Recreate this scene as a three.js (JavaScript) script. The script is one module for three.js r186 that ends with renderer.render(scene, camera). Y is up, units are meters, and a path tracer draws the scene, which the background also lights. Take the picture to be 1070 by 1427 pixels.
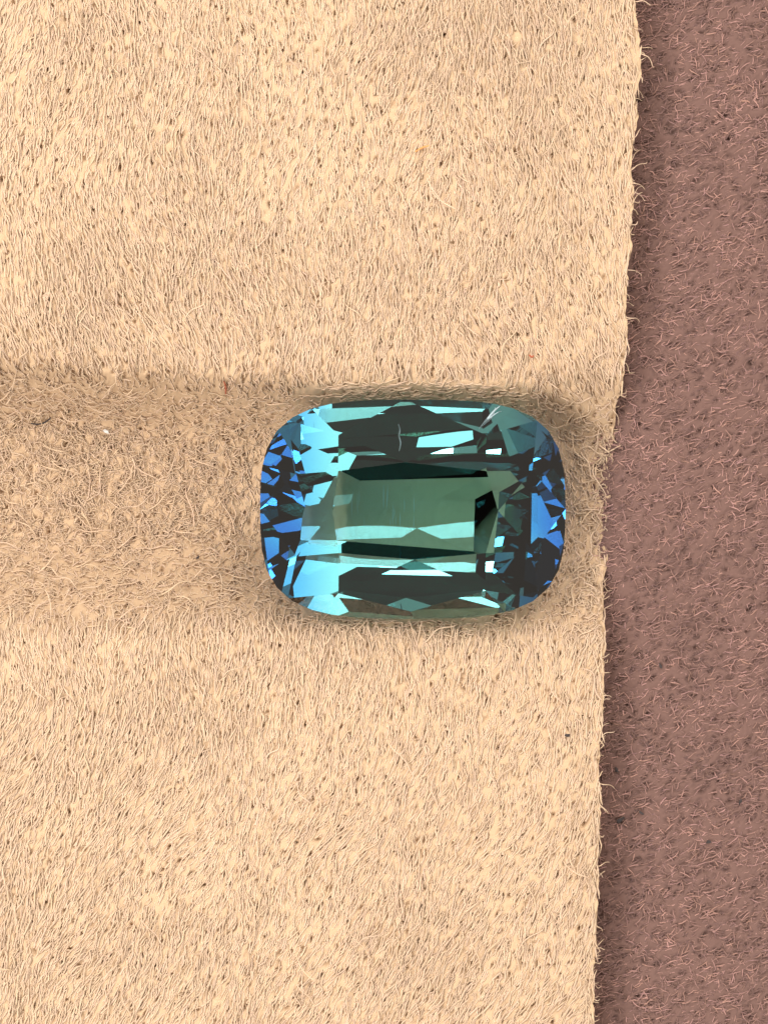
import * as THREE from 'three';
import { mergeGeometries } from 'three/addons/utils/BufferGeometryUtils.js';
import { RoundedBoxGeometry } from 'three/addons/geometries/RoundedBoxGeometry.js';
import { RectAreaLightUniformsLib } from 'three/addons/lights/RectAreaLightUniformsLib.js';

// ---------------------------------------------------------------- camera, surroundings, added lamps, exposure
// One photograph pixel is 0.021 mm on the stone's girdle plane; the stone is 9 mm wide. x right, y up, z towards the bottom of the picture.
const MM = 0.001, PXMM = 9 / 424;
const X = (px) => (px - 575) * PXMM, Z = (py) => (py - 709.5) * PXMM;     // photograph pixel -> millimetres
const scene = new THREE.Scene();
const camera = new THREE.PerspectiveCamera(2 * Math.atan(1427 * PXMM / 2 / 110) * 180 / Math.PI, 767 / 1024, 0.005, 5);
camera.position.set(X(535) * MM, 110 * MM, Z(713.5) * MM);
camera.up.set(0, 0, -1);
camera.lookAt(X(535) * MM, 0, Z(713.5) * MM);
const renderer = new THREE.WebGLRenderer({ antialias: true });
renderer.setSize(767, 1024);
renderer.toneMapping = THREE.LinearToneMapping;
renderer.toneMappingExposure = 1.3;
renderer.shadowMap.enabled = true;
RectAreaLightUniformsLib.init();
const BODY = { color: [0.5019, 0.8151, 0.8126], distance: 4.0 };
const ZONE = { left: { from: 2.00, tint: [0.314, 0.566, 1.000] }, right: { from: 2.65, tint: [0.458, 0.400, 0.761] } };
scene.background = new THREE.Color().setRGB(0.3549, 0.3205, 0.2839);                    // the dim room all round
// added light panels, unseen, placed and sized to light the facets: [x, z, width, depth] per metre of height, brightness
const panels = [
  [0.5335, -0.5308, 0.3034, 0.2405, 5.542],
  [-0.4374, -0.6008, 1.0259, 0.7758, 3.689],
  [-0.5736, 0.6013, 0.7078, 1.8000, 8.587],
  [0.3109, -0.1798, 1.0895, 1.5021, 1.200],
  [-0.2475, -1.6828, 0.4139, 0.4756, 9.921],
  [1.2546, -0.4015, 0.3127, 0.3921, 5.193],
  [0.5856, -1.2783, 0.7854, 0.6465, 9.656],
];

const panelLabel = [
  'smallest added light panel above the stone, just to its upper right',
  'square added light panel above the stone, up and to its left',
  'long bright added light panel above the lower left of the velour, the longest one',
  'broad weak added light panel above the right half of the stone, beside the phone',
  'small bright added light panel farthest above the top edge of the velour',
  'small added light panel above the felt, farthest to the right',
  'bright added light panel above the upper right part of the velour'
];
panels.forEach(([u, v, w, d, bright], k) => {
  const h = 0.6 + 0.012 * k, x = u * h, z = v * h;
  const light = new THREE.RectAreaLight(0xffffff, bright, w * h, d * h);
  light.position.set(x, h, z); light.rotation.x = -Math.PI / 2; light.name = 'added_panel_light'; scene.add(light);
  const added_lamp = new THREE.Mesh(new RoundedBoxGeometry(w * h, 0.004, d * h, 2, 0.0015), new THREE.MeshStandardMaterial({ color: 0xf2f2f2, roughness: 0.6, emissive: 0xffffff, emissiveIntensity: 0.05 }));
  added_lamp.position.set(x, h + 0.004, z); added_lamp.name = k ? 'added_lamp_panel_' + String(k).padStart(3, '0') : 'added_lamp_panel';
  added_lamp.userData = { label: panelLabel[k], category: 'added_lamp', group: 'added light panels above the stone' };
  scene.add(added_lamp);
});
// the dark phone that takes the picture, mirrored by the facets that face it
{
  const phone = new THREE.Mesh(new RoundedBoxGeometry(0.0852, 0.008, 0.0805, 3, 0.003), new THREE.MeshStandardMaterial({ color: new THREE.Color().setRGB(0.02, 0.018, 0.017), roughness: 0.6 }));
  phone.position.set(-0.0198, 0.117, 0.0201); phone.name = 'phone'; phone.castShadow = true;
  phone.userData = { label: 'dark phone above the stone, mirrored in its darkest facets', category: 'phone' };
  scene.add(phone);
}

// ---------------------------------------------------------------- helpers
function seeded(seed) {
  let s = seed | 0;
  return () => { s = (s + 0x6d2b79f5) | 0; let t = Math.imul(s ^ (s >>> 15), 1 | s); t = (t + Math.imul(t ^ (t >>> 7), 61 | t)) ^ t; return ((t ^ (t >>> 14)) >>> 0) / 4294967296; };
}
const hash = (i, j) => { let h = Math.imul(i, 374761393) + Math.imul(j, 668265263) | 0; h = Math.imul(h ^ (h >>> 13), 1274126177); return ((h ^ (h >>> 16)) >>> 0) / 4294967296; };
const ease = (t) => (t <= 0 ? 0 : t >= 1 ? 1 : t * t * (3 - 2 * t));
const lerp = (a, b, t) => a + (b - a) * t;
function noise(x, y) {                                                      // value noise, -1 .. 1
  const i = Math.floor(x), j = Math.floor(y), u = ease(x - i), v = ease(y - j);
  return 2 * lerp(lerp(hash(i, j), hash(i + 1, j), u), lerp(hash(i, j + 1), hash(i + 1, j + 1), u), v) - 1;
}
function along(table, t) {                                                  // piecewise linear [[t, value], ...]
  if (t <= table[0][0]) return table[0][1];
  for (let k = 1; k < table.length; k++) if (t <= table[k][0]) return lerp(table[k - 1][1], table[k][1], (t - table[k - 1][0]) / (table[k][0] - table[k - 1][0]));
  return table[table.length - 1][1];
}
function tag(o, label, category, kind, group) {
  o.userData.label = label; o.userData.category = category;
  if (kind) o.userData.kind = kind;
  if (group) o.userData.group = group;
  return o;
}
function mesh(name, geometry, material, parent) {
  const m = new THREE.Mesh(geometry, material);
  m.name = name; m.castShadow = m.receiveShadow = true; parent.add(m);
  return m;
}
function tubeThrough(points, radius, taper = 0.4) {                         // points in millimetres
  const curve = new THREE.CatmullRomCurve3(points.map((p) => new THREE.Vector3(p[0] * MM, p[1] * MM, p[2] * MM)));
  const n = points.length * 5, g = new THREE.TubeGeometry(curve, n, radius * MM, 6, false), p = g.attributes.position, c = new THREE.Vector3(), v = new THREE.Vector3();
  for (let i = 0; i <= n; i++) {
    curve.getPointAt(i / n, c);
    const k = 1 - taper * Math.abs(2 * i / n - 1) ** 2;
    for (let j = 0; j <= 6; j++) { const q = i * 7 + j; v.fromBufferAttribute(p, q).sub(c).multiplyScalar(k).add(c); p.setXYZ(q, v.x, v.y, v.z); }
  }
  g.computeVertexNormals();
  return g;
}

// ---------------------------------------------------------------- the cut stone, as the planes it was ground to (millimetres)
const AX = 4.5, BZ = 3.235, NE = 3.4, HT = 1.25, GB = -0.22;
function outline(ang) {
  const c = Math.cos(ang), s = Math.sin(ang), r = 1 / ((Math.abs(c) / AX) ** NE + (Math.abs(s) / BZ) ** NE) ** (1 / NE);
  return [c * r, s * r];
}
const outlineRadius = (x, z) => ((Math.abs(x) / AX) ** NE + (Math.abs(z) / BZ) ** NE) ** (1 / NE);
function planeThrough(a, b, c) {
  const n = new THREE.Vector3(b[0] - a[0], b[1] - a[1], b[2] - a[2]).cross(new THREE.Vector3(c[0] - a[0], c[1] - a[1], c[2] - a[2])).normalize();
  if (n.y < 0) n.negate();
  return [n.x, n.y, n.z, n.x * a[0] + n.y * a[1] + n.z * a[2]];
}
// crown: table corners and star tips clockwise from the top corner, where they stand in the photograph
const tableCorner = [[564, 645], [676, 657], [692, 712], [675, 770], [577, 779], [473, 770], [464, 713], [472, 657]].map(([x, z]) => [X(x), HT, Z(z)]);
const starTip = [[676, 607, 0.65], [740, 656, 0.6], [742, 768, 0.6], [675, 822, 0.65], [472, 826, 0.65], [414, 775, 0.6], [413, 661, 0.6], [472, 607, 0.65]].map(([x, z, h]) => [X(x), h * HT, Z(z)]);
const kiteTip = [[564, 0], [752, 583], [1, 709.5], [752, 836], [577, 1427], [398, 836], [0, 709.5], [398, 583]].map(([x, z], i) => outline(i === 0 ? Math.atan2(-BZ, X(564)) : i === 2 ? 0 : i === 4 ? Math.atan2(BZ, X(577)) : i === 6 ? Math.PI : Math.atan2(Z(z), X(x))));
const crownPlanes = [[0, 1, 0, HT]];
for (let i = 0; i < 8; i++) {
  crownPlanes.push(planeThrough(tableCorner[i], starTip[(i + 7) % 8], starTip[i]));                    // kite facet
  crownPlanes.push(planeThrough(tableCorner[i], tableCorner[(i + 1) % 8], starTip[i]));                // star facet
}
const kiteReach = (i) => { const m = crownPlanes[1 + 2 * i], o = kiteTip[i]; return [o[0], Math.max(Math.min((m[3] - m[0] * o[0] - m[2] * o[1]) / m[1], 0.3), -0.1), o[1]]; };
for (let i = 0; i < 8; i++) {
  const s = starTip[i], o = outline(Math.atan2(s[2], s[0])), mid = [o[0], 0.02, o[1]];
  crownPlanes.push(planeThrough(s, kiteReach(i), mid), planeThrough(s, kiteReach((i + 1) % 8), mid));  // two girdle facets
}
const girdlePlanes = [];
for (let i = 0; i < 48; i++) {
  const a = outline(i * Math.PI / 24), b = outline((i + 1) * Math.PI / 24);
  let nx = b[1] - a[1], nz = a[0] - b[0]; const l = Math.hypot(nx, nz) * Math.sign(nx * a[0] + nz * a[1]); nx /= l; nz /= l;
  girdlePlanes.push([nx, 0, nz, nx * a[0] + nz * a[1]]);
}
// pavilion: [compass direction, steepness, distance from the middle] of every facet
const pavilionCuts = [
  [-0.2380, 1.1760, 4.3934], [-1.5676, 0.7257, 2.9587], [3.5126, 1.1676, 4.3813], [-1.5433, 0.4600, 3.2294],
  [4.7287, 1.1581, 3.1064], [1.5683, 0.7851, 2.8241], [1.4707, 0.4263, 3.0785], [5.3544, 1.2219, 4.1358],
  [4.4450, 0.5361, 3.3859], [3.1865, 0.9503, 3.9576], [1.0628, 1.3192, 4.0289], [3.0200, 1.0819, 4.1475],
  [6.1338, 1.0420, 4.2300], [1.9664, 1.2242, 3.7567], [3.0639, 1.2080, 4.3461], [4.1669, 1.1687, 3.9324],
  [0.7293, 0.6123, 3.4954], [6.5435, 1.1315, 4.2933], [0.3527, 1.0242, 4.1584], [4.8039, 1.3364, 3.3016],
  [4.7172, 0.8585, 2.9927], [0.4264, 0.8136, 3.7893], [5.2453, 0.8256, 3.5564], [0.5676, 1.1500, 4.3273],
  [2.0444, 1.3457, 3.9987], [2.9924, 0.9388, 3.9916], [2.1945, 1.2571, 4.2125], [0.0706, 0.9632, 4.0747],
  [5.5786, 1.3236, 4.4657], [1.6354, 1.2403, 3.1954], [0.7108, 1.1599, 4.2536], [3.2791, 1.3760, 4.5304],
  [4.2347, 1.3821, 4.0218], [2.8280, 1.3567, 4.6178], [0.9981, 1.2389, 4.0589], [0.4321, 1.2595, 4.5099],
  [4.5648, 0.6960, 3.2234], [3.5529, 1.1888, 4.4291], [3.9838, 0.7710, 3.9508]
];
const pavilionPlanes = pavilionCuts.map(([az, el, d]) => [Math.cos(az) * Math.sin(el), -Math.cos(el), Math.sin(az) * Math.sin(el), d]);
const stoneBottom = (x, z) => pavilionPlanes.reduce((y, p) => Math.max(y, (p[0] * x + p[2] * z - p[3]) / -p[1]), -9);
function facets(planes) {                                                   // every facet as a flat polygon
  const out = [];
  planes.forEach((p, k) => {
    const n = new THREE.Vector3(p[0], p[1], p[2]), u = new THREE.Vector3(Math.abs(n.y) < 0.9 ? 0 : 1, Math.abs(n.y) < 0.9 ? 1 : 0, 0).cross(n).normalize(), v = n.clone().cross(u);
    let poly = [[-1, -1], [1, -1], [1, 1], [-1, 1]].map(([a, b]) => n.clone().multiplyScalar(p[3]).addScaledVector(u, a * 30).addScaledVector(v, b * 30));
    planes.forEach((q, j) => {
      if (j === k || !poly.length) return;
      const d = poly.map((w) => q[0] * w.x + q[1] * w.y + q[2] * w.z - q[3]), next = [];
      poly.forEach((w, i) => {
        const i2 = (i + 1) % poly.length;
        if (d[i] <= 0) next.push(w);
        if ((d[i] <= 0) !== (d[i2] <= 0)) next.push(w.clone().lerp(poly[i2], d[i] / (d[i] - d[i2])));
      });
      poly = next;
    });
    poly = poly.map((w) => new THREE.Vector3(...w.toArray().map((c) => Math.round(c * 2e4) / 2e4))).filter((w, i, a) => w.distanceTo(a[(i + 1) % a.length]) > 1e-5);
    if (poly.length > 2) out.push(poly);
  });
  return out;
}
// the colour zones grown into the crystal: blue ends, green-grey middle
function zone(x) {
  const z = x < 0 ? ZONE.left : ZONE.right, t = ease((Math.abs(x) - z.from) / 1.6);
  return z.tint.map((c) => lerp(1, c, t) ** 2);
}
function crystalGeometry() {
  const position = [], color = [];
  const cut = (poly, x, keepLess) => {
    const next = [];
    poly.forEach((w, i) => {
      const w2 = poly[(i + 1) % poly.length], a = keepLess ? w.x - x : x - w.x, b = keepLess ? w2.x - x : x - w2.x;
      if (a <= 0) next.push(w);
      if ((a < 0 && b > 0) || (a > 0 && b < 0)) next.push(w.x < w2.x ? w.clone().lerp(w2, (x - w.x) / (w2.x - w.x)) : w2.clone().lerp(w, (x - w2.x) / (w.x - w2.x)));
    });
    return next;
  };
  for (const poly of facets([...crownPlanes, ...girdlePlanes, ...pavilionPlanes])) {
    let rest = poly;
    for (let x = -4.6; x < 4.8; x += 0.2) {                                 // slices across the colour zones
      const strip = cut(rest, x, true);
      if (strip.length > 2) for (let i = 1; i < strip.length - 1; i++) for (const w of [strip[0], strip[i], strip[i + 1]]) { position.push(w.x * MM, w.y * MM, w.z * MM); color.push(...zone(w.x)); }
      rest = cut(rest, x, false);
      if (rest.length < 3) break;
    }
  }
  const g = new THREE.BufferGeometry();
  g.setAttribute('position', new THREE.Float32BufferAttribute(position, 3));
  g.setAttribute('color', new THREE.Float32BufferAttribute(color, 3));
  g.computeVertexNormals();
  return g;
}
const stone = new THREE.Group();
stone.name = 'cut_gemstone'; scene.add(stone);
tag(stone, 'cushion cut blue green faceted gemstone resting in the slot of the beige velour', 'gemstone');
mesh('crystal', crystalGeometry(), new THREE.MeshPhysicalMaterial({ color: 0xffffff, vertexColors: true, flatShading: true, roughness: 0, metalness: 0, ior: 1.77, transmission: 1, thickness: 5 * MM, attenuationColor: new THREE.Color().setRGB(...BODY.color), attenuationDistance: BODY.distance * MM, side: THREE.DoubleSide }), stone);
{ // marks grown inside the stone: a pale feather near the upper right, a thin bent needle left of the middle
  const pale = new THREE.MeshStandardMaterial({ color: new THREE.Color().setRGB(0.34, 0.42, 0.43), roughness: 0.9, side: THREE.DoubleSide });
  const feather = [], at = (px, py, y) => [X(px), y, Z(py)];
  [[[666, 601, 0.52], [676, 588, 0.4], [688, 573, 0.24], [696, 566, 0.14]], [[672, 596, 0.42], [684, 583, 0.28], [690, 568, 0.16]], [[678, 586, 0.44], [690, 577, 0.22], [700, 572, 0.1]]].forEach((line, k) => feather.push(tubeThrough(line.map((q) => at(...q)), 0.04 - 0.01 * k, 0.8)));
  mesh('feather_inclusion', mergeGeometries(feather), pale, stone);
  mesh('needle_inclusion', tubeThrough([at(555, 594, 0.40), at(557, 602, 0.42), at(556, 612, 0.46), at(558, 622, 0.54), at(556, 634, 0.62)], 0.022, 0.5), pale, stone);
  const rnd = seeded(5), silk = [];
  for (let k = 0; k < 16; k++) { const px = 482 + 100 * rnd() ** 1.3, py = 676 + 60 * rnd(), long = 8 + 26 * rnd(); silk.push(tubeThrough([at(px, py, 0.7), at(px + rnd() - 0.5, py + long / 2, 0.68), at(px + rnd() - 0.5, py + long, 0.7)], 0.003 + 0.003 * rnd(), 0.8)); }
  mesh('silk_needles', mergeGeometries(silk), pale, stone).userData.kind = 'stuff';
}


// ---------------------------------------------------------------- the beige velour with its slot
const edgeX = [[0, 888], [100, 891], [160, 886], [200, 884], [300, 880], [400, 876], [480, 875], [540, 866], [600, 860], [660, 855], [720, 853], [800, 849], [860, 844], [950, 841], [1100, 836], [1200, 832], [1300, 830], [1427, 828]].map(([py, px]) => [Z(py), X(px)]);
const clothEdge = (z) => along(edgeX, z) + 0.07 * noise(z * 1.3, 3.1) + 0.035 * noise(z * 4.1, 8.7) + 0.02 * noise(z * 11, 1.7);
const upperLip = [[-14, Z(528)], [-9, Z(540)], [-5, Z(556)], [0, Z(560)], [4.6, Z(562)], [8, Z(556)]];
const lowerLip = [[-14, Z(872)], [-6, Z(866)], [0, Z(864)], [4, Z(876)], [5, Z(890)], [8, Z(900)]];
const slotDepth = [[-14, 3.3], [-8, 3.4], [-5, 3.5], [0, 3.2], [4.6, 2.1], [5.1, 1.75], [6.5, 1.25]];
function slotAt(x, z) {                                                      // how far down into the slot, 0 .. 1, and how far outside its lips in millimetres
  const zu = along(upperLip, x) + 0.12 * noise(x * 0.45, 20), zl = along(lowerLip, x) + 0.1 * noise(x * 0.5, 40), w = ((z - zu) / (zl - zu) + 0.1) / 1.2;
  return { down: w > 0 && w < 1 ? ease(w / 0.23) * ease((1 - w) / 0.42) : 0, far: Math.max(zu - z, z - zl, 0) };
}
function clothHeight(x, z) {
  const slot = slotAt(x, z);
  let y = -0.16 - 0.42 * Math.exp(-slot.far / 2.0) + 0.07 * noise(x * 0.35 + 5, z * 0.35) + 0.03 * noise(x * 1.1, z * 1.1 + 9) - along(slotDepth, x) * slot.down;
  const r = outlineRadius(x, z);
  if (r < 1.01) y = Math.min(y, stoneBottom(x / 1.01, z / 1.01) - 0.12);
  return y;
}
const gapShadeWeave = { color: new THREE.Color().setRGB(0.46, 0.305, 0.178) };  // shade of the gaps put into the backing colour, darker than the pile
// which way the pile is combed: straight up the picture at the top, to the upper right at the bottom
const combing = (x, z) => lerp(-Math.PI / 2 + 0.2 * noise(x * 0.25, z * 0.25 + 30), -1.1, ease(z / 12)) + 0.3 * noise(x * 0.6 + 50, z * 0.6);
const inSlot = (x, z) => ease((z - along(upperLip, x) + 0.5) / 0.9) * ease((along(lowerLip, x) + 0.25 - z) / 0.7);
function gaps(x, z, cell, share, deep, seed) {                               // small open gaps between the tufts, drawn out along the combing
  const i0 = Math.floor(x / cell), j0 = Math.floor(z / cell);
  let y = 0;
  for (let i = i0 - 1; i <= i0 + 1; i++) for (let j = j0 - 1; j <= j0 + 1; j++) {
    if (hash(i * 7 + seed, j * 13 + 5) > share) continue;
    const px = (i + hash(i + 91, j + seed)) * cell, pz = (j + hash(i + seed, j + 57)) * cell, a = combing(px, pz) + 1.6 * (hash(i + 3, j + 8 + seed) - 0.5), dx = x - px, dz = z - pz;
    const u = (dx * Math.cos(a) + dz * Math.sin(a)) / (0.06 + 0.07 * hash(i + 17, j + 2)), v = (dx * Math.sin(a) - dz * Math.cos(a)) / 0.042;
    y -= deep * (0.5 + hash(i + 29, j + 31)) * Math.exp(-u * u - v * v);
  }
  return y;
}
const clothRelief = (x, z) => clothHeight(x, z) + 0.014 * noise(x * 5.3, z * 4.1 + 60) + 0.012 * noise(x * 12.7, z * 9.1 + 20) + (outlineRadius(x, z) > 1.02 ? gaps(x, z, 0.31, 0.8, 0.17 + 0.05 * inSlot(x, z), 11) + gaps(x + 50, z, 0.19, 0.7, 0.05, 23) : 0);
const cloth = new THREE.Group();
cloth.name = 'velour_cloth'; scene.add(cloth);
tag(cloth, 'beige plush velour cloth with a horizontal slot that holds the stone', 'cloth');
function sheet(nx, nz, z0, z1, x0, x1, height, drop) {                       // a grid with a cut edge hanging down on its sides
  const position = [], index = [];
  for (let j = 0; j <= nz; j++) for (let i = 0; i <= nx; i++) { const z = lerp(z0, z1, j / nz), x = lerp(x0(z), x1(z), i / nx); position.push(x * MM, height(x, z) * MM, z * MM); }
  const at = (i, j) => j * (nx + 1) + i;
  for (let j = 0; j < nz; j++) for (let i = 0; i < nx; i++) index.push(at(i, j), at(i, j + 1), at(i + 1, j), at(i + 1, j), at(i, j + 1), at(i + 1, j + 1));
  const rim = [];
  for (let i = 0; i < nx; i++) rim.push(at(i, nz));
  for (let j = nz; j > 0; j--) rim.push(at(nx, j));
  for (let i = nx; i > 0; i--) rim.push(at(i, 0));
  for (let j = 0; j < nz; j++) rim.push(at(0, j));
  const base = position.length / 3;
  for (const q of rim) { position.push(position[q * 3], position[q * 3 + 1], position[q * 3 + 2], position[q * 3], Math.min(drop, position[q * 3 + 1] / MM - 0.3) * MM, position[q * 3 + 2]); }
  rim.forEach((_, k) => { const a = base + 2 * k, b = base + 2 * ((k + 1) % rim.length); index.push(a, a + 1, b, b, a + 1, b + 1); });
  const g = new THREE.BufferGeometry();
  g.setAttribute('position', new THREE.Float32BufferAttribute(position, 3));
  g.setIndex(index); g.computeVertexNormals();
  return g;
}
const FELT = -1.72;
mesh('backing', sheet(430, 650, -17, 17, () => -13.8, clothEdge, clothRelief, FELT + 0.02), new THREE.MeshStandardMaterial({ ...gapShadeWeave, roughness: 1 }), cloth);

// ---------------------------------------------------------------- pile: curved, tapering fibres joined into one mass
const UP = new THREE.Vector3(0, 1, 0);
function fibreLine(seed, bend, curl, steps) {                                // of unit length, rooted at the origin, leaning towards +x
  const rnd = seeded(seed), a = rnd() * 6.28, b = (rnd() - 0.5) * curl, c = (rnd() - 0.5) * curl, f = 3 + 4 * rnd(), pts = [];
  for (let k = 0; k <= steps; k++) { const t = k / steps; pts.push(new THREE.Vector3(bend * t * t + b * Math.sin(f * t + a) * t, t * (1 - 0.25 * bend * t), c * Math.sin(f * t * 1.3 + a * 2) * t)); }
  return pts;
}
function plant(name, lines, material, roots, parent) {                       // roots: {x, y, z, normal, azimuth, lean, length, radius, color, kind}, millimetres
  const SIDES = 3, rings = lines[0].length, n = roots.length * rings * SIDES, position = new Float32Array(n * 3), normal = new Float32Array(n * 3), color = new Float32Array(n * 3), index = new Uint32Array(roots.length * (rings - 1) * SIDES * 6);
  const q = new THREE.Quaternion(), q2 = new THREE.Quaternion(), q3 = new THREE.Quaternion(), axis = new THREE.Vector3(), dir = new THREE.Vector3(), u = new THREE.Vector3(), v = new THREE.Vector3(), p = lines[0].map(() => new THREE.Vector3());
  let at = 0, to = 0;
  for (const r of roots) {
    q.setFromUnitVectors(UP, r.normal); q2.setFromAxisAngle(axis.set(Math.sin(r.azimuth), 0, -Math.cos(r.azimuth)), r.lean); q3.setFromAxisAngle(UP, -r.azimuth);
    q.multiply(q2).multiply(q3);
    lines[r.kind % lines.length].forEach((w, k) => p[k].copy(w).multiplyScalar(r.length).applyQuaternion(q));
    for (let k = 0; k < rings; k++) {
      dir.copy(p[Math.min(k + 1, rings - 1)]).sub(p[Math.max(k - 1, 0)]).normalize();
      u.set(dir.z, 0, -dir.x); if (u.lengthSq() < 1e-6) u.set(1, 0, 0); u.normalize(); v.copy(dir).cross(u);
      const radius = r.radius * (k === rings - 1 ? 0.3 : 1 - 0.4 * (k / rings) ** 2);
      for (let s = 0; s < SIDES; s++) {
        const g = (s / SIDES) * 2 * Math.PI + 0.5, c = Math.cos(g), d = Math.sin(g), o = (at + k * SIDES + s) * 3;
        normal[o] = c * u.x + d * v.x; normal[o + 1] = c * u.y + d * v.y; normal[o + 2] = c * u.z + d * v.z;
        position[o] = (r.x + p[k].x + radius * normal[o]) * MM; position[o + 1] = (r.y + p[k].y + radius * normal[o + 1]) * MM; position[o + 2] = (r.z + p[k].z + radius * normal[o + 2]) * MM;
        color[o] = r.color.r; color[o + 1] = r.color.g; color[o + 2] = r.color.b;
      }
    }
    for (let k = 0; k < rings - 1; k++) for (let s = 0; s < SIDES; s++) {
      const a0 = at + k * SIDES + s, a1 = at + k * SIDES + (s + 1) % SIDES;
      index[to++] = a0; index[to++] = a1; index[to++] = a0 + SIDES; index[to++] = a1; index[to++] = a1 + SIDES; index[to++] = a0 + SIDES;
    }
    at += rings * SIDES;
  }
  const g = new THREE.BufferGeometry();
  g.setAttribute('position', new THREE.BufferAttribute(position, 3)); g.setAttribute('normal', new THREE.BufferAttribute(normal, 3)); g.setAttribute('color', new THREE.BufferAttribute(color, 3));
  g.setIndex(new THREE.BufferAttribute(index, 1));
  mesh(name, g, material, parent).userData.kind = 'stuff';
}
function slope(height, x, z) { const e = 0.12; return new THREE.Vector3(height(x - e, z) - height(x + e, z), 2 * e, height(x, z - e) - height(x, z + e)).normalize(); }
const pileMaterial = new THREE.MeshStandardMaterial({ color: 0xffffff, vertexColors: true, roughness: 0.95 });
{
  const rnd = seeded(11), gauss = () => rnd() + rnd() + rnd() - 1.5, nap = [], curls = [], C = (k) => new THREE.Color().setRGB(0.555 * k, 0.383 * k * (1 + 0.02 * gauss()), 0.247 * k * (1 + 0.05 * gauss()));
  const N = 64000;
  for (let i = 0; i < N; i++) {
    const z = lerp(-17.2, 17.2, rnd()), x = lerp(-14.2, 1, 0) + rnd() * (clothEdge(z) + 14.2 - 0.02), r = outlineRadius(x, z);
    if (r < 1.012) continue;
    const slot = inSlot(x, z), clump = noise(x * 2.6, z * 2.6), patch = noise(x * 0.3 + 7, z * 0.3);
    const comb = combing(x, z) + 0.38 * gauss();
    const azimuth = slot > rnd() ? rnd() * 6.283 : comb;
    let lean = 1.32 + 0.16 * gauss() + 0.12 * patch - slot * 0.3, length = (0.4 + 0.2 * gauss() + (rnd() < 0.06 ? 0.35 : 0)) * (1 + 0.15 * clump) * (1 - 0.1 * slot);
    let az = azimuth;
    if (r < 1.16) {                                                          // close to the stone the pile runs round it
      az = Math.atan2(z * Math.abs(z) * Math.abs(z) * 3, x * Math.abs(x) * Math.abs(x)) + (rnd() < 0.5 ? -1 : 1) * (1.0 + 0.35 * rnd()); length *= 0.75;
    }
    const y = clothHeight(x, z), rim = clothEdge(z) - x;
    if (rim < 0.05 || (rim < 0.7 && rim < length * Math.cos(az) * 0.9 + 0.03)) az = (rnd() < 0.5 ? -1 : 1) * Math.PI / 2 + 0.25 * gauss();   // the cut edge is clean
    nap.push({ x, y: y - 0.03 + 0.03 * rnd(), z, normal: slope(clothHeight, x, z), azimuth: az, lean, length, radius: (0.024 - 0.006 * slot) + 0.009 * gauss(), color: C(0.97 + 0.07 * gauss() + 0.03 * patch), kind: slot > 0.4 ? 8 + i % 4 : i % 8 });
  }
  plant('pile', [[1, 0.25, 0.15], [2, 0.3, 0.25], [3, 0.2, 0.3], [4, 0.35, 0.4], [5, 0.2, 0.5], [6, 0.3, 0.2], [7, 0.25, 0.6], [8, 0.4, 0.35], [9, 0.5, 0.9], [10, 0.7, 1.1], [11, 0.6, 1.3], [12, 0.9, 0.8]].map((f) => fibreLine(...f, 3)), pileMaterial, nap, cloth);
  for (let i = 0; i < 1300; i++) {                                           // longer loose strands, most of them in the slot
    const z = lerp(-16, 16, rnd()), x = -14 + rnd() * (clothEdge(z) + 14 - 0.05), slot = inSlot(x, z);
    if (outlineRadius(x, z) < 1.12 || rnd() > 0.22 + 0.78 * slot) continue;
    const az = slot > 0.4 ? rnd() * 6.283 : -Math.PI / 2 + 0.9 * gauss();
    curls.push({ x, y: clothHeight(x, z) + 0.02, z, normal: slope(clothHeight, x, z), azimuth: az, lean: 0.9 + 0.35 * rnd(), length: 0.6 + 0.8 * rnd(), radius: 0.022 + 0.006 * gauss(), color: C(1.0 + 0.08 * gauss()), kind: i });
  }
  for (let i = 0; i < 110; i++) {                                            // strands that hang over the cut edge
    const z = lerp(-16, 16, rnd()), x = clothEdge(z) - 0.02 - 0.1 * rnd();
    curls.push({ x, y: clothHeight(x, z) - 0.1 * rnd(), z, normal: UP.clone(), azimuth: 1.9 * gauss(), lean: 1.15 + 0.5 * rnd(), length: 0.25 + 0.45 * rnd() * rnd(), radius: 0.014 + 0.004 * gauss(), color: C(1.0 + 0.06 * gauss()), kind: i });
  }
  plant('loose_fibres', [[21, 0.5, 0.7], [22, 0.8, 0.9], [23, 0.3, 1.0], [24, 0.6, 0.5], [25, 0.9, 1.2]].map((f) => fibreLine(...f, 9)), pileMaterial, curls, cloth);
}

// ---------------------------------------------------------------- the brown felt beside it
const feltHeight = (x, z) => FELT + 0.05 * noise(x * 0.8, z * 0.8 + 70) - 1.25 * slotAt(5.2, z).down * Math.exp(-Math.max(0, x - 5.1) / 0.6);
const feltRelief = (x, z) => feltHeight(x, z) + 0.03 * noise(x * 3.1, z * 3.6 + 60) + 0.03 * noise(x * 8.7, z * 9.1 + 20) + gaps(z, x, 0.26, 0.6, 0.13, 37) + gaps(z + 50, x, 0.17, 0.8, 0.05, 41);
const felt = new THREE.Group();
felt.name = 'felt_sheet'; scene.add(felt);
tag(felt, 'mauve brown wool felt to the right of the beige velour', 'felt');
mesh('backing', sheet(150, 560, -17, 17, () => X(815), () => 13.2, feltRelief, FELT - 1), new THREE.MeshStandardMaterial({ color: new THREE.Color().setRGB(0.13, 0.068, 0.052), roughness: 1 }), felt);
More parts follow.
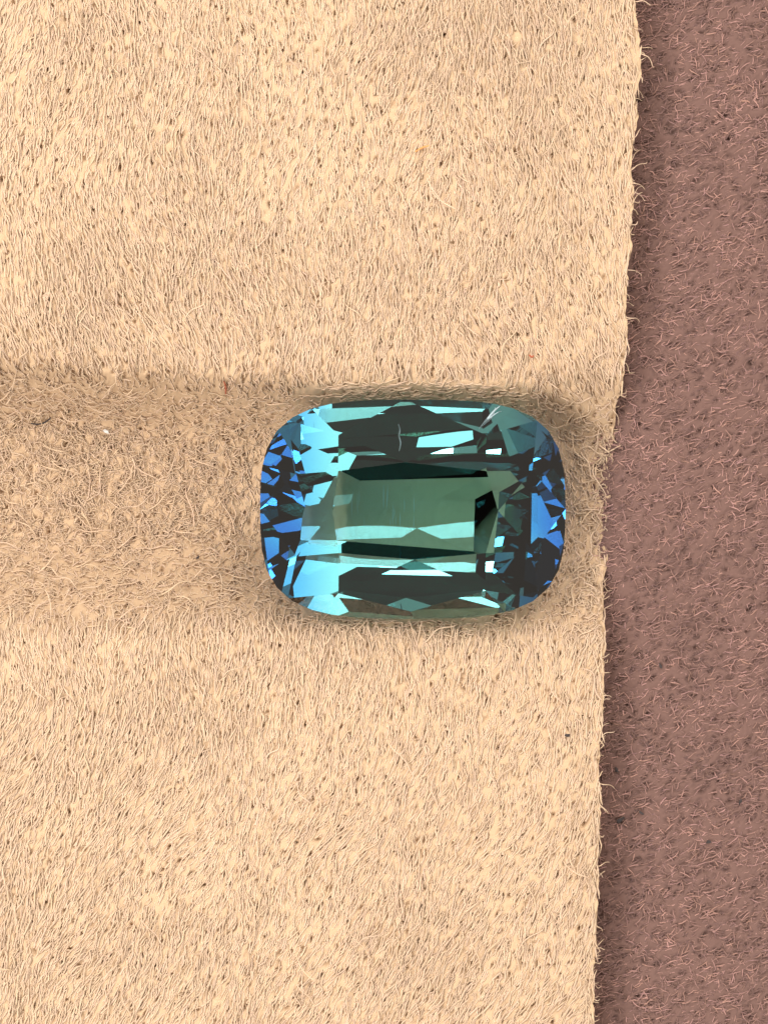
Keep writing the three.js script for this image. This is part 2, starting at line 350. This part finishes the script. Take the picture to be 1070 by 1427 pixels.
{
  const rnd = seeded(12), gauss = () => rnd() + rnd() + rnd() - 1.5, wool = [];
  for (let i = 0; i < 54000; i++) {
    const z = lerp(-17.4, 17.4, rnd()), x = lerp(X(818), 13, rnd());
    if (x < clothEdge(z) - 0.5) continue;
    const n = noise(x * 1.3, z * 1.3), pale = rnd() < 0.2 ? 1.6 : 0.92, k = (0.95 + 0.3 * gauss() + 0.16 * n + 0.08 * noise(x * 0.5 + 9, z * 0.5)) * pale;
    wool.push({ x, y: feltHeight(x, z) - 0.03, z, normal: UP, azimuth: rnd() < 0.45 ? 0.5 * gauss() + (rnd() < 0.5 ? 0 : Math.PI) - 0.3 : rnd() * 6.283, lean: 1.15 + 0.3 * gauss(), length: 0.17 + 0.1 * gauss() + (pale > 1 ? 0.15 : 0), radius: 0.0125 + 0.005 * gauss(),
      color: new THREE.Color().setRGB(0.222 * k, 0.12 * k, 0.095 * k * (1 + 0.1 * gauss())), kind: i });
  }
  plant('felt_fibres', [[31, 0.5, 0.5], [32, 0.7, 0.7], [33, 0.3, 0.9], [34, 0.9, 0.5], [35, 0.6, 1.1]].map((f) => fibreLine(...f, 3)), new THREE.MeshStandardMaterial({ color: 0xffffff, vertexColors: true, roughness: 0.95 }), wool, felt);
}

// ---------------------------------------------------------------- specks of lint on the two cloths
function speck(seed, size) {
  const g = new THREE.IcosahedronGeometry(size * MM, 1), p = g.attributes.position;
  for (let i = 0; i < p.count; i++) { const k = 1 + 0.6 * noise(p.getX(i) / size / MM * 1.4 + seed, p.getY(i) / size / MM * 1.4 + p.getZ(i) / size / MM * 2.3); p.setXYZ(i, p.getX(i) * k * 1.7, p.getY(i) * k * 0.6, p.getZ(i) * k * 0.9); }
  g.computeVertexNormals();
  return g;
}
const lintDark = new THREE.MeshStandardMaterial({ color: new THREE.Color().setRGB(0.035, 0.025, 0.022), roughness: 0.9 });
const lintPale = new THREE.MeshStandardMaterial({ color: new THREE.Color().setRGB(0.6, 0.56, 0.5), roughness: 0.9 });
const lintRust = new THREE.MeshStandardMaterial({ color: new THREE.Color().setRGB(0.35, 0.09, 0.04), roughness: 0.9 });
const top = (x, z) => (x < clothEdge(z) ? clothHeight(x, z) + 0.16 : feltHeight(x, z) + 0.08);
[[790, 1025, 0.049, 'dark speck on the beige velour below the stone, near its right edge', lintDark],
 [863, 1078, 0.054, 'dark speck on the brown felt just right of the velour edge, below the stone', lintDark],
 [868, 1150, 0.071, 'largest dark speck on the brown felt, low down beside the velour edge', lintDark],
 [898, 1139, 0.043, 'dark speck on the brown felt, a little right of the largest speck', lintDark],
 [1038, 1122, 0.049, 'dark speck on the brown felt nearest the right edge of the photo', lintDark],
 [994, 1180, 0.049, 'dark speck on the brown felt, lowest of the dark specks', lintDark],
 [926, 932, 0.049, 'dark speck on the brown felt level with the foot of the stone', lintDark],
 [268, 779, 0.038, 'dark speck in the velour slot left of the stone', lintDark],
 [134, 597, 0.060, 'white fleck in the velour slot at the upper left', lintPale]].forEach(([px, py, size, label, material], k) => {
  const x = X(px), z = Z(py), m = mesh('lint_speck' + (k ? '_' + String(k).padStart(3, '0') : ''), speck(k * 3.7, size), material, scene);
  m.rotation.y = k * 1.9; m.position.set(x * MM, top(x, z) * MM, z * MM);
  tag(m, label, 'lint');
});
const strand = (name, points, radius, material, label) => tag(mesh(name, tubeThrough(points.map(([px, py, up]) => [X(px), top(X(px), Z(py)) + (up ?? 0.02), Z(py)]), radius), material, scene), label, 'fibre');
strand('stray_hair', [[27, 586], [38, 587], [48, 584], [57, 578]], 0.028, lintDark, 'dark curved hair in the velour slot at the left edge');
strand('stray_thread', [[311, 530], [313, 538], [312, 547]], 0.03, lintRust, 'short rust red thread on the upper lip of the slot, left of the stone');
strand('stray_thread_001', [[578, 212, 0.05], [588, 206, 0.06], [598, 203, 0.05]], 0.03, new THREE.MeshStandardMaterial({ color: new THREE.Color().setRGB(0.8, 0.3, 0.1), roughness: 0.9 }), 'short orange thread on the flat velour high above the stone');
strand('stray_thread_002', [[737, 494], [741, 497], [744, 495]], 0.035, lintRust, 'tiny rust red thread on the velour above the right end of the stone');

renderer.render(scene, camera);
